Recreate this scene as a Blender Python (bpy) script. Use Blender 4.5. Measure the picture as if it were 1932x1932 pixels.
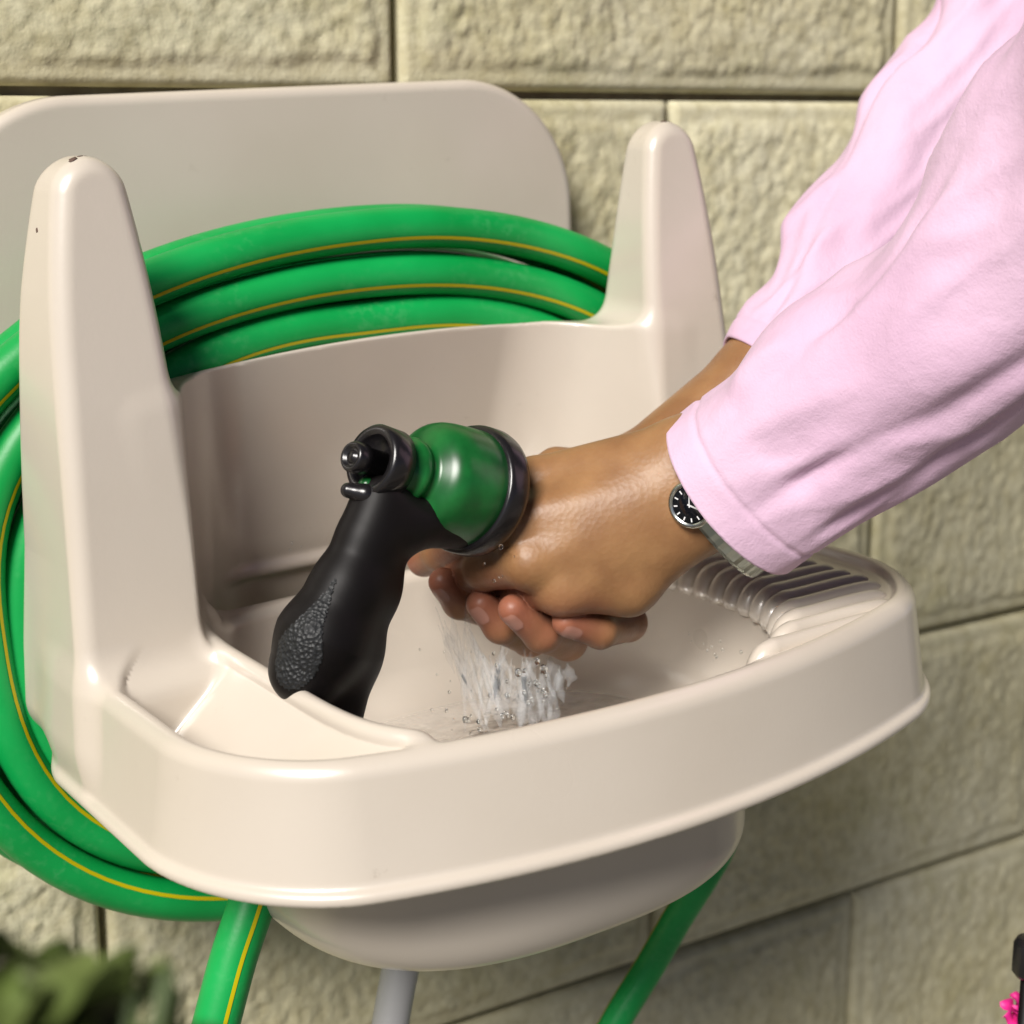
import bpy, bmesh, math, random
import numpy as np
from mathutils import Matrix, Vector, noise as mnoise
R = math.radians
random.seed(7)
rng = np.random.default_rng(11)
for o in list(bpy.data.objects):
    bpy.data.objects.remove(o)
scene = bpy.context.scene
COL = scene.collection
BASE = 1.15                      # height of the top block course above the ground

# ------------------------------------------------------------------ camera
cam_d = bpy.data.cameras.new('camera')
cam = bpy.data.objects.new('camera', cam_d)
COL.objects.link(cam)
yaw, pitch, roll = 0.5880, 0.2253, 0.001
fw = Vector((math.sin(yaw)*math.cos(pitch), math.cos(yaw)*math.cos(pitch), -math.sin(pitch)))
rt = Vector((math.cos(yaw), -math.sin(yaw), 0))
up = rt.cross(fw)
rt, up = rt*math.cos(roll)+up*math.sin(roll), up*math.cos(roll)-rt*math.sin(roll)
m = Matrix((rt, up, -fw)).transposed().to_4x4()
m.translation = Vector((-0.517, -0.895, BASE-0.013))
cam.matrix_world = m
cam_d.sensor_width = 36
cam_d.lens = 3250/1932*36
cam_d.clip_start = 0.02
cam_d.clip_end = 500
cam_d.dof.use_dof = True
cam_d.dof.focus_distance = 0.775
cam_d.dof.aperture_fstop = 9
scene.camera = cam

# ------------------------------------------------------------------ sky and sun
SUN_AZ, SUN_EL = R(56), R(39)     # azimuth measured from straight out of the wall towards the left
world = bpy.data.worlds.new('World')
scene.world = world
world.use_nodes = True
wn = world.node_tree.nodes
sky = wn.new('ShaderNodeTexSky')
sky.sky_type = 'NISHITA'
sky.sun_disc = False
sky.sun_elevation = SUN_EL
sky.sun_rotation = R(180) + SUN_AZ
sky.dust_density = 0.3
sky.air_density = 0.18
sky.ozone_density = 0.6
world.node_tree.links.new(sky.outputs[0], wn['Background'].inputs[0])
wn['Background'].inputs[1].default_value = 0.05
to_sun = Vector((-math.sin(SUN_AZ)*math.cos(SUN_EL), -math.cos(SUN_AZ)*math.cos(SUN_EL), math.sin(SUN_EL)))
sd = bpy.data.lights.new('sun', 'SUN')
sd.energy = 5.0
sd.angle = R(24)
sd.color = (1.0, 0.955, 0.905)
sun = bpy.data.objects.new('sun', sd)
sun.rotation_euler = to_sun.to_track_quat('Z', 'Y').to_euler()
sun.location = (-2, -3, 4)
COL.objects.link(sun)
vs = scene.view_settings
vs.view_transform = 'Standard'
vs.look = 'None'
vs.exposure = 0.2
vs.gamma = 1

# ------------------------------------------------------------------ measured data (metres, sink frame; x y z radius)
NEAR_PALM = [[[0.1265, -0.3631, 0.0867, 0.0274], [0.1012, -0.3161, 0.0454, 0.0233]], [[0.1012, -0.3161, 0.0454, 0.0228], [0.0698, -0.2855, 0.0298, 0.0183]], [[0.1039, -0.3273, 0.0344, 0.0217], [0.0729, -0.2987, 0.0094, 0.0177]], [[0.0677, -0.2841, 0.0299, 0.0173], [0.0136, -0.2402, 0.0174, 0.013]], [[0.0678, -0.2916, 0.0216, 0.0162], [-0.0053, -0.2517, 0.0037, 0.0122]], [[0.0704, -0.2959, 0.0131, 0.0152], [-0.0048, -0.2608, -0.0128, 0.0122]], [[0.0727, -0.297, 0.0065, 0.0148], [0.0081, -0.2682, -0.0254, 0.0113]], [[0.0758, -0.2952, 0.0069, 0.0153], [0.0385, -0.2779, -0.0284, 0.0124]], [[0.0385, -0.2779, -0.0284, 0.0124], [0.0096, -0.2659, -0.0267, 0.0113]], [[0.0476, -0.2732, 0.0063, 0.0186], [0.0212, -0.2586, -0.0022, 0.0179]]]
NEAR_FINGERS = [[[0.0136, -0.2402, 0.0174, 0.0125], [0.0066, -0.2008, -0.0018, 0.0112], [0.0054, -0.1768, -0.0187, 0.0101], [0.0005, -0.1617, -0.0279, 0.0089]], [[-0.0053, -0.2517, 0.0037, 0.0122], [-0.0053, -0.2116, -0.0101, 0.011], [-0.0044, -0.1819, -0.0241, 0.0101], [-0.0031, -0.1609, -0.0333, 0.0089]], [[-0.0048, -0.2608, -0.0128, 0.0117], [-0.0086, -0.2278, -0.0219, 0.0106], [-0.0026, -0.1982, -0.0332, 0.0094], [0.0039, -0.1799, -0.04, 0.0086]], [[0.0081, -0.2682, -0.0254, 0.0108], [0.0047, -0.2457, -0.0317, 0.0095], [0.0107, -0.2156, -0.0413, 0.0088], [0.0134, -0.1993, -0.0429, 0.0079]], [[0.0825, -0.266, 0.0278, 0.0147], [0.0539, -0.2336, 0.0123, 0.0129], [0.0432, -0.2011, 0.007, 0.0114], [0.0362, -0.1797, -0.0026, 0.0097]]]
FAR_PALM = [[[0.3184, -0.2076, 0.1791, 0.0236], [0.2348, -0.2196, 0.102, 0.0262]], [[0.2348, -0.2196, 0.102, 0.0262], [0.1605, -0.2352, 0.0495, 0.0234]], [[0.1605, -0.2352, 0.0495, 0.0229], [0.0859, -0.2169, 0.0023, 0.0199]], [[0.0863, -0.2165, 0.0041, 0.0193], [0.0338, -0.1768, -0.0266, 0.0125]], [[0.0856, -0.2173, 0.0002, 0.0193], [0.0388, -0.1904, -0.0402, 0.0125]], [[0.088, -0.2205, -0.0052, 0.0188], [0.0482, -0.2049, -0.0472, 0.0124]], [[0.0943, -0.2255, -0.0081, 0.0177], [0.0662, -0.2257, -0.0487, 0.0118]]]
FAR_FINGERS = [[[0.0338, -0.1768, -0.0266, 0.0114], [0.0174, -0.1913, -0.0568, 0.0099], [-0.0073, -0.2013, -0.0452, 0.0086], [-0.0185, -0.2048, -0.0321, 0.0072]], [[0.0388, -0.1904, -0.0402, 0.0114], [0.0259, -0.2125, -0.0673, 0.0101], [-0.0007, -0.2275, -0.0523, 0.0087], [-0.0099, -0.2252, -0.0402, 0.0074]], [[0.0482, -0.2049, -0.0472, 0.011], [0.0345, -0.2325, -0.0662, 0.0099], [0.0075, -0.2502, -0.0525, 0.0088], [-0.0081, -0.2501, -0.0372, 0.0072]], [[0.0662, -0.2257, -0.0487, 0.0101], [0.0552, -0.2552, -0.0558, 0.009], [0.029, -0.2677, -0.0516, 0.008], [0.0099, -0.2673, -0.0429, 0.0067]], [[0.0807, -0.2175, 0.0093, 0.0131], [0.0487, -0.2075, 0.014, 0.0106], [0.0262, -0.2049, 0.0064, 0.0092]]]
NEAR_SLEEVE = [[0.0825, -0.3014, 0.0128, 0.0448], [0.0939, -0.3134, 0.0262, 0.0449], [0.1055, -0.3256, 0.0393, 0.0452], [0.1259, -0.3558, 0.0689, 0.0464], [0.1396, -0.3813, 0.0954, 0.0486], [0.1563, -0.4081, 0.1244, 0.0524], [0.1789, -0.4419, 0.1627, 0.0732], [0.2135, -0.4959, 0.2216, 0.0873]]
FAR_SLEEVE = [[0.1626, -0.2369, 0.0522, 0.0272], [0.1929, -0.2319, 0.073, 0.031], [0.2242, -0.2267, 0.0965, 0.0343], [0.2872, -0.2143, 0.1506, 0.0372], [0.3531, -0.2023, 0.2098, 0.0384], [0.4182, -0.1935, 0.2769, 0.0431], [0.5032, -0.1858, 0.363, 0.0507]]
GRIP = [[-0.0775, -0.2536, 0.0288, 0.0106], [-0.0858, -0.2553, 0.0139, 0.012], [-0.0986, -0.257, -0.0072, 0.0151], [-0.1123, -0.2578, -0.027, 0.0192], [-0.1202, -0.2576, -0.039, 0.0164]]
TRIGGER = [[-0.0719, -0.2522, 0.0132, 0.0093], [-0.0825, -0.2482, -0.0125, 0.0122], [-0.0943, -0.2464, -0.04, 0.0141], [-0.1077, -0.2449, -0.0798, 0.0142]]
JOINT = [[-0.0779, -0.2541, 0.0266, 0.0102], [-0.0622, -0.253, 0.0152, 0.0117], [-0.0348, -0.2466, 0.0141, 0.0173]]
REST = [[-0.0919, -0.2524, 0.0345, 0.0034], [-0.0859, -0.2568, 0.0327, 0.0039], [-0.0731, -0.2569, 0.0275, 0.0046]]
NECK0 = [[-0.0705, -0.2517, 0.042, 0.0023]]
LEAD = [[-0.1122, -0.2132, -0.115, 0.0113], [-0.1268, -0.2171, -0.1387, 0.0113], [-0.1403, -0.2216, -0.1621, 0.0112], [-0.151, -0.2242, -0.1815, 0.0111], [-0.1631, -0.2271, -0.2087, 0.0111], [-0.1767, -0.2287, -0.243, 0.0111], [-0.1901, -0.2304, -0.2974, 0.0112]]
TAIL = [[0.1967, -0.142, -0.1897, 0.0115], [0.1917, -0.1696, -0.21, 0.0113], [0.1664, -0.1944, -0.2241, 0.011], [0.1481, -0.1995, -0.2398, 0.0109], [0.1372, -0.1885, -0.2674, 0.011], [0.124, -0.1774, -0.2999, 0.0111], [0.1019, -0.1725, -0.331, 0.0111], [0.0769, -0.1685, -0.3713, 0.0111], [0.042, -0.1663, -0.4388, 0.0111]]
PIPE = [[-0.0332, -0.1742, -0.2218, 0.01], [-0.038, -0.1767, -0.2405, 0.01], [-0.0459, -0.1789, -0.2644, 0.01], [-0.0544, -0.1815, -0.2911, 0.01], [-0.0717, -0.1864, -0.3443, 0.01]]
WATCH = [[0.0793, -0.2998, 0.0115, 0.0369], [0.05, -0.3175, 0.0197, 0.0118]]
WATER = [[[-0.0059, -0.216, -0.0582, 0.0023], [-0.0092, -0.2317, -0.0763, 0.0031], [-0.0141, -0.2488, -0.1024, 0.0035]], [[0.0021, -0.2293, -0.0646, 0.0026], [-0.0026, -0.2376, -0.0815, 0.0023], [-0.0078, -0.253, -0.1027, 0.003]], [[0.0071, -0.2399, -0.0683, 0.0036], [0.0058, -0.2433, -0.0819, 0.0026], [-0.0036, -0.2536, -0.1036, 0.0023]], [[0.0159, -0.2405, -0.0714, 0.0031], [0.0126, -0.247, -0.0797, 0.0023], [0.0061, -0.2502, -0.0881, 0.0013]], [[-0.0098, -0.2057, -0.0531, 0.0016], [-0.0144, -0.2211, -0.0726, 0.0018], [-0.0204, -0.2446, -0.1021, 0.002]], [[0.0008, -0.222, -0.0635, 0.0013], [-0.0133, -0.2305, -0.0811, 0.0015], [-0.0256, -0.2411, -0.1019, 0.0018]], [[0.0033, -0.2366, -0.0656, 0.0015], [0.0041, -0.25, -0.0876, 0.0018], [0.0027, -0.26, -0.1031, 0.0015]], [[-0.014, -0.2041, -0.0364, 0.001], [-0.016, -0.212, -0.0665, 0.0013], [-0.0195, -0.223, -0.0899, 0.001]], [[-0.017, -0.2517, 0.0032, 0.0019], [-0.0189, -0.2614, -0.0045, 0.0024], [-0.0191, -0.2557, -0.0145, 0.0015]]]
DROPS = [[-0.0403, -0.2516, -0.0869, 0.0017], [-0.0379, -0.2544, -0.0906, 0.0015], [-0.0449, -0.2501, -0.0915, 0.0012], [-0.0306, -0.2318, -0.082, 0.0013], [-0.022, -0.239, -0.0873, 0.0015], [-0.0016, -0.2527, -0.0681, 0.0025], [0.0022, -0.256, -0.0708, 0.002], [-0.0055, -0.2516, -0.0729, 0.0018], [0.0061, -0.2544, -0.0774, 0.0015], [0.0017, -0.2518, -0.0785, 0.0018], [-0.0238, -0.2681, -0.0046, 0.0014], [-0.025, -0.2629, -0.0105, 0.0012], [-0.0258, -0.2493, -0.0886, 0.0015], [0.0086, -0.2572, -0.0812, 0.0013], [-0.0244, -0.2118, -0.0838, 0.001], [-0.0217, -0.1983, -0.0744, 0.0008], [-0.0106, -0.2156, -0.0668, 0.001], [0.0806, -0.2867, -0.064, 0.001], [0.0844, -0.29, -0.0667, 0.0013], [0.0755, -0.2966, -0.067, 0.001], [0.0853, -0.265, -0.0638, 0.0008], [-0.0606, -0.1312, -0.0188, 0.0011], [-0.0622, -0.0896, -0.0071, 0.0008], [-0.0561, -0.1514, -0.0347, 0.0008], [-0.0113, -0.2439, -0.0804, 0.0015], [-0.0086, -0.2291, -0.0663, 0.0013], [-0.0084, -0.2481, -0.0879, 0.0018], [-0.0025, -0.2528, -0.0906, 0.0013]]
LEAF = [[-0.3546, -0.5974, 0.0465, 0.0049], [-0.3482, -0.6019, 0.0453, 0.0049], [-0.3415, -0.5983, 0.0391, 0.005], [-0.3534, -0.6085, 0.0448, 0.0048], [-0.3459, -0.6052, 0.0394, 0.0049], [-0.3378, -0.6017, 0.0359, 0.005], [-0.3349, -0.6044, 0.0334, 0.005], [-0.351, -0.6116, 0.04, 0.0048], [-0.344, -0.6165, 0.0387, 0.0048], [-0.3345, -0.6143, 0.0341, 0.0049], [-0.3594, -0.6149, 0.0436, 0.0047], [-0.3509, -0.5923, 0.0385, 0.005], [-0.3472, -0.6221, 0.0458, 0.0047], [-0.3309, -0.6176, 0.0311, 0.0049]]
FLOWER = [[0.226, -0.3631, -0.2859, 0.0083]]
KNOB = [[0.22, -0.3702, -0.241, 0.0092]]

# ------------------------------------------------------------------ helpers
TILT = R(2.6)                     # the sink hangs slightly out of level
SINK = Matrix.Translation((-0.08, 0, BASE-0.2)) @ Matrix.Rotation(-TILT, 4, 'Y')

def tag(o, label=None, cat=None, group=None, kind=None):
    for k, v in (('label', label), ('category', cat), ('group', group), ('kind', kind)):
        if v: o[k] = v
    return o

def empty(name, loc, label, cat, group=None, frame=None):
    o = bpy.data.objects.new(name, None)
    o.empty_display_size = 0.05
    COL.objects.link(o)
    o.matrix_world = (frame if frame is not None else Matrix()) @ Matrix.Translation(loc)
    return tag(o, label, cat, group)

def link(name, me, mat, parent=None, frame=SINK):
    """a mesh whose vertices are in `frame`; keeps them in place under its parent"""
    if mat and not me.materials:
        for mm in (mat if isinstance(mat, (list, tuple)) else [mat]):
            me.materials.append(mm)
    o = bpy.data.objects.new(name, me)
    COL.objects.link(o)
    if parent is not None:
        o.parent = parent
        bpy.context.view_layer.update()
        o.matrix_parent_inverse = parent.matrix_world.inverted()
    o.matrix_basis = frame
    return o

def mesh(name, V, F, smooth=True, normals=None):
    me = bpy.data.meshes.new(name)
    V = np.asarray(V, np.float32)
    F = np.asarray(F, np.int32) if not isinstance(F, list) else F
    if isinstance(F, list):
        me.from_pydata([tuple(map(float, v)) for v in V], [], F)
    else:
        n = F.shape[1]
        me.vertices.add(len(V)); me.vertices.foreach_set('co', V.ravel())
        me.loops.add(F.size); me.loops.foreach_set('vertex_index', F.ravel())
        me.polygons.add(len(F))
        me.polygons.foreach_set('loop_start', np.arange(len(F), dtype=np.int32)*n)
        me.update(calc_edges=True)
    me.validate()
    if smooth:
        me.polygons.foreach_set('use_smooth', np.ones(len(me.polygons), bool))
    if normals is not None and len(normals) == len(me.vertices):
        me.normals_split_custom_set_from_vertices([tuple(map(float, q)) for q in normals])
    return me

# ---- signed distance modelling
def smin(a, b, k):
    h = np.clip(0.5+0.5*(b-a)/k, 0, 1)
    return b*(1-h)+a*h-k*h*(1-h)
def smax(a, b, k): return -smin(-a, -b, k)
def rmax(a, b, r):
    u = np.maximum(a+r, 0); v = np.maximum(b+r, 0)
    return np.minimum(-r, np.maximum(a, b)) + np.sqrt(u*u+v*v)
def capsule(p, a, b):
    """tapered capsule between a and b (x y z r)"""
    A = np.array(a[:3], np.float32); Bv = np.array(b[:3], np.float32)
    ab = Bv-A
    pa = p-A
    t = np.clip((pa@ab)/max(float(ab@ab), 1e-9), 0, 1)
    d = pa - t[:, None]*ab
    return np.sqrt((d*d).sum(1)) - (a[3]+(b[3]-a[3])*t)
def chain(p, pts, k=0.004):
    d = capsule(p, pts[0], pts[1])
    for a, b in zip(pts[1:], pts[2:]):
        d = smin(d, capsule(p, a, b), k)
    return d

def mesh_sdf(f, lo, hi, h, B=8):
    lo = np.array(lo, np.float32); hi = np.array(hi, np.float32)
    nb = np.ceil((hi-lo)/(h*B)).astype(int)
    I = np.stack(np.meshgrid(*[np.arange(n) for n in nb], indexing='ij'), -1).reshape(-1, 3)
    c = lo + (I+0.5)*h*B
    keep = np.abs(f(c.astype(np.float32))) < h*B*1.5
    I = I[keep]
    off = np.stack(np.meshgrid(*[np.arange(B+1)]*3, indexing='ij'), -1)
    D = np.empty((len(I), B+1, B+1, B+1), np.float32)
    for s in range(0, len(I), 800):
        g = I[s:s+800, None, None, None, :]*B + off[None]
        D[s:s+800] = f((lo+g.reshape(-1, 3)*h).astype(np.float32)).reshape(g.shape[:-1])
    S = D < 0
    cnt = np.zeros(D.shape[:1]+(B, B, B), np.int32)
    for dx in (0, 1):
        for dy in (0, 1):
            for dz in (0, 1):
                cnt += S[:, dx:dx+B, dy:dy+B, dz:dz+B]
    act = np.argwhere((cnt > 0) & (cnt < 8))
    b, i, j, k = act.T
    pos = np.zeros((len(act), 3), np.float32); n = np.zeros(len(act), np.float32)
    cs = [(dx, dy, dz) for dx in (0, 1) for dy in (0, 1) for dz in (0, 1)]
    for p0 in cs:
        for ax in range(3):
            if p0[ax]: continue
            p1 = list(p0); p1[ax] = 1
            d0 = D[b, i+p0[0], j+p0[1], k+p0[2]]; d1 = D[b, i+p1[0], j+p1[1], k+p1[2]]
            x = (d0 < 0) != (d1 < 0)
            t = np.where(x, d0/np.where(x, d0-d1, 1), 0)
            q = np.tile(np.array(p0, np.float32), (len(act), 1)); q[:, ax] += t
            pos[x] += q[x]; n[x] += 1
    G = I[b]*B + act[:, 1:]
    V = lo + (G + pos/n[:, None])*h
    N = (nb*B+2).astype(np.int64)
    key = lambda g: ((g[:, 0]+1)*N[1]+(g[:, 1]+1))*N[2]+(g[:, 2]+1)
    kk = key(G.astype(np.int64)); order = np.argsort(kk); ks = kk[order]
    faces = []
    for ax in range(3):
        sl0 = [slice(None)]+[slice(0, B)]*3
        sl1 = list(sl0); sl1[ax+1] = slice(1, B+1)
        s0 = S[tuple(sl0)]; s1 = S[tuple(sl1)]
        e = np.argwhere(s0 != s1)
        fl = s0[tuple(e.T)]
        g = (I[e[:, 0]]*B + e[:, 1:]).astype(np.int64)
        u, v = (ax+1) % 3, (ax+2) % 3
        quad = []
        for du, dv in ((-1, -1), (0, -1), (0, 0), (-1, 0)):
            q = g.copy(); q[:, u] += du; q[:, v] += dv
            kq = key(q); idx = np.clip(np.searchsorted(ks, kq), 0, len(ks)-1)
            ok = ks[idx] == kq
            quad.append(np.where(ok, order[idx], -1))
        Q = np.stack(quad, 1)
        Q[~fl] = Q[~fl][:, ::-1]
        faces.append(Q[(Q >= 0).all(1)])
    F = np.concatenate(faces)
    def grad(P, e):
        g = np.empty_like(P)
        for a in range(3):
            q = P.copy(); q[:, a] += e; r = P.copy(); r[:, a] -= e
            g[:, a] = (f(q)-f(r))/(2*e)
        return g
    V = V.astype(np.float32)
    for _ in range(2):
        g = grad(V, h*0.3); d = f(V)
        st = np.clip(d/np.maximum((g*g).sum(1), 0.05), -h*0.6, h*0.6)
        V = V - st[:, None]*g
    g = grad(V, h*0.5)
    g /= np.maximum(np.linalg.norm(g, axis=1), 1e-6)[:, None]
    return V, F.astype(np.int32), g

def submesh(name, V, F, N, sel):
    f = F[sel]
    used, inv = np.unique(f, return_inverse=True)
    return mesh(name, V[used], inv.reshape(f.shape).astype(np.int32), True, N[used])

# ---- swept shapes
def catmull(P, n):
    P = [np.array(p, float) for p in P]
    P = [2*P[0]-P[1]] + P + [2*P[-1]-P[-2]]
    out = []
    for i in range(1, len(P)-2):
        for t in np.linspace(0, 1, n, endpoint=False):
            a, b, c, d = P[i-1], P[i], P[i+1], P[i+2]
            out.append(0.5*((2*b)+(c-a)*t+(2*a-5*b+4*c-d)*t*t+(-a+3*b-3*c+d)*t**3))
    out.append(P[-2])
    return np.array(out)

def frames(C, ref):
    """tangent and two normals at each centre; the first normal follows ref"""
    T = np.gradient(C, axis=0); T /= np.linalg.norm(T, axis=1)[:, None]
    ref = np.broadcast_to(np.asarray(ref, float), C.shape)
    U = ref - (ref*T).sum(1)[:, None]*T
    U /= np.maximum(np.linalg.norm(U, axis=1), 1e-9)[:, None]
    return T, U, np.cross(T, U)

def sweep(C, r, ref, n=20, a0=0.0, a1=2*math.pi, cap=True):
    """ring sweep, optional partial arc (a strip)"""
    T, U, W = frames(C, ref)
    full = abs(a1-a0-2*math.pi) < 1e-6
    th = np.linspace(a0, a1, n, endpoint=not full)
    r = np.broadcast_to(np.asarray(r, float), (len(C),))
    V = C[:, None] + r[:, None, None]*(np.cos(th)[None, :, None]*U[:, None] + np.sin(th)[None, :, None]*W[:, None])
    F = []
    m_ = n if full else n-1
    for i in range(len(C)-1):
        for j in range(m_):
            F.append((i*n+j, i*n+(j+1) % n, (i+1)*n+(j+1) % n, (i+1)*n+j))
    V = V.reshape(-1, 3)
    F = [f[::-1] for f in F]
    if full and cap:
        F.append(tuple(range(n))); F.append(tuple(range((len(C)-1)*n, len(C)*n))[::-1])
    return V, F

def lathe(profile, origin, axis, n=48, ref=(0, 0, 1)):
    a = np.array(axis, float); a /= np.linalg.norm(a)
    u = np.array(ref, float)
    if abs(u@a) > 0.99: u = np.array((1.0, 0, 0))
    u -= (u@a)*a; u /= np.linalg.norm(u); w = np.cross(a, u)
    th = np.linspace(0, 2*math.pi, n, endpoint=False)
    V = []; F = []
    for t, r in profile:
        V.append(np.array(origin)+a*t + r*(np.cos(th)[:, None]*u+np.sin(th)[:, None]*w))
    V = np.concatenate(V); k = len(profile)
    for i in range(k-1):
        for j in range(n):
            F.append((i*n+j, i*n+(j+1) % n, (i+1)*n+(j+1) % n, (i+1)*n+j))
    F.append(tuple(range(n))[::-1]); F.append(tuple(range((k-1)*n, k*n)))
    return V, F

def joinVF(parts):
    V = []; F = []; o = 0
    for v, f in parts:
        V.append(np.asarray(v)); F += [tuple(i+o for i in q) for q in f]; o += len(v)
    return np.concatenate(V), F

def ball(c, r, nu=10, nv=6, stretch=(1, 1, 1)):
    V = [(0, 0, 1)]
    for i in range(1, nv):
        for j in range(nu):
            a = math.pi*i/nv; b = 2*math.pi*j/nu
            V.append((math.sin(a)*math.cos(b), math.sin(a)*math.sin(b), math.cos(a)))
    V.append((0, 0, -1)); F = []
    for j in range(nu):
        F.append((0, 1+j, 1+(j+1) % nu)); e = 1+(nv-2)*nu
        F.append((len(V)-1, e+(j+1) % nu, e+j))
    for i in range(nv-2):
        for j in range(nu):
            F.append((1+i*nu+j, 1+(i+1)*nu+j, 1+(i+1)*nu+(j+1) % nu, 1+i*nu+(j+1) % nu))
    return np.array(c)+np.array(V)*r*np.array(stretch), F

# ------------------------------------------------------------------ materials
def mat(name, base, rough=0.5, spec=0.5, **kw):
    m_ = bpy.data.materials.new(name); m_.use_nodes = True
    b = m_.node_tree.nodes['Principled BSDF']
    b.inputs['Base Color'].default_value = (*base, 1)
    b.inputs['Roughness'].default_value = rough
    b.inputs['Specular IOR Level'].default_value = spec
    for k, v in kw.items(): b.inputs[k].default_value = v
    return m_
def nodes(m_): return m_.node_tree.nodes, m_.node_tree.links, m_.node_tree.nodes['Principled BSDF']
def mottled(m_, c1, c2, scale, detail=4, lo=0.35, hi=0.65, coord='Object', obj_rand=False):
    n, l, b = nodes(m_)
    tc = n.new('ShaderNodeTexCoord'); no = n.new('ShaderNodeTexNoise'); cr = n.new('ShaderNodeValToRGB')
    no.inputs['Scale'].default_value = scale; no.inputs['Detail'].default_value = detail
    if coord == 'World':
        g = n.new('ShaderNodeNewGeometry'); l.new(g.outputs['Position'], no.inputs['Vector'])
    else: l.new(tc.outputs[coord], no.inputs['Vector'])
    cr.color_ramp.elements[0].position = lo; cr.color_ramp.elements[1].position = hi
    cr.color_ramp.elements[0].color = (*c1, 1); cr.color_ramp.elements[1].color = (*c2, 1)
    l.new(no.outputs['Fac'], cr.inputs[0]); l.new(cr.outputs[0], b.inputs['Base Color'])
    return cr
def bump(m_, scale, strength, dist, detail=3, voronoi=False):
    n, l, b = nodes(m_)
    tc = n.new('ShaderNodeTexCoord')
    t = n.new('ShaderNodeTexVoronoi' if voronoi else 'ShaderNodeTexNoise')
    t.inputs['Scale'].default_value = scale
    if not voronoi: t.inputs['Detail'].default_value = detail
    bp = n.new('ShaderNodeBump'); bp.inputs['Strength'].default_value = strength; bp.inputs['Distance'].default_value = dist
    l.new(tc.outputs['Object'], t.inputs['Vector']); l.new(t.outputs[0], bp.inputs['Height']); l.new(bp.outputs[0], b.inputs['Normal'])
    return t, bp

M = {}
M['plastic'] = mat('beige_plastic', (0.62, 0.53, 0.43), 0.3, 0.85)
nodes(M['plastic'])[2].inputs['Coat Weight'].default_value = 0.35
nodes(M['plastic'])[2].inputs['Coat Roughness'].default_value = 0.16
mottled(M['plastic'], (0.53, 0.47, 0.395), (0.565, 0.505, 0.43), 9, 5)
def _wear():
    n, l, b = nodes(M['plastic'])
    src = b.inputs['Base Color'].links[0].from_socket
    tc = n.new('ShaderNodeTexCoord')
    no = n.new('ShaderNodeTexNoise'); no.inputs['Scale'].default_value = 70; no.inputs['Detail'].default_value = 6; no.inputs['Roughness'].default_value = 0.65
    n2 = n.new('ShaderNodeTexNoise'); n2.inputs['Scale'].default_value = 6; n2.inputs['Detail'].default_value = 3
    cr = n.new('ShaderNodeValToRGB'); cr.color_ramp.elements[0].position = 0.66; cr.color_ramp.elements[1].position = 0.75
    c2 = n.new('ShaderNodeValToRGB'); c2.color_ramp.elements[0].position = 0.48; c2.color_ramp.elements[1].position = 0.68
    mu = n.new('ShaderNodeMath'); mu.operation = 'MULTIPLY'
    m2 = n.new('ShaderNodeMath'); m2.operation = 'MULTIPLY'; m2.inputs[1].default_value = 0.55
    mx = n.new('ShaderNodeMix'); mx.data_type = 'RGBA'; mx.inputs[7].default_value = (0.22, 0.17, 0.12, 1)
    for q in (no, n2): l.new(tc.outputs['Object'], q.inputs['Vector'])
    l.new(no.outputs['Fac'], cr.inputs[0]); l.new(n2.outputs['Fac'], c2.inputs[0])
    l.new(cr.outputs[0], mu.inputs[0]); l.new(c2.outputs[0], mu.inputs[1]); l.new(mu.outputs[0], m2.inputs[0])
    l.new(m2.outputs[0], mx.inputs[0]); l.new(src, mx.inputs[6]); l.new(mx.outputs[2], b.inputs['Base Color'])
    rr = n.new('ShaderNodeMapRange'); rr.inputs[3].default_value = 0.24; rr.inputs[4].default_value = 0.36
    l.new(n2.outputs['Fac'], rr.inputs[0]); l.new(rr.outputs[0], b.inputs['Roughness'])
_wear()
bump(M['plastic'], 420, 0.06, 0.0006, 2)
M['block'] = mat('painted_block', (0.4, 0.37, 0.25), 0.8, 0.25)
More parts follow.
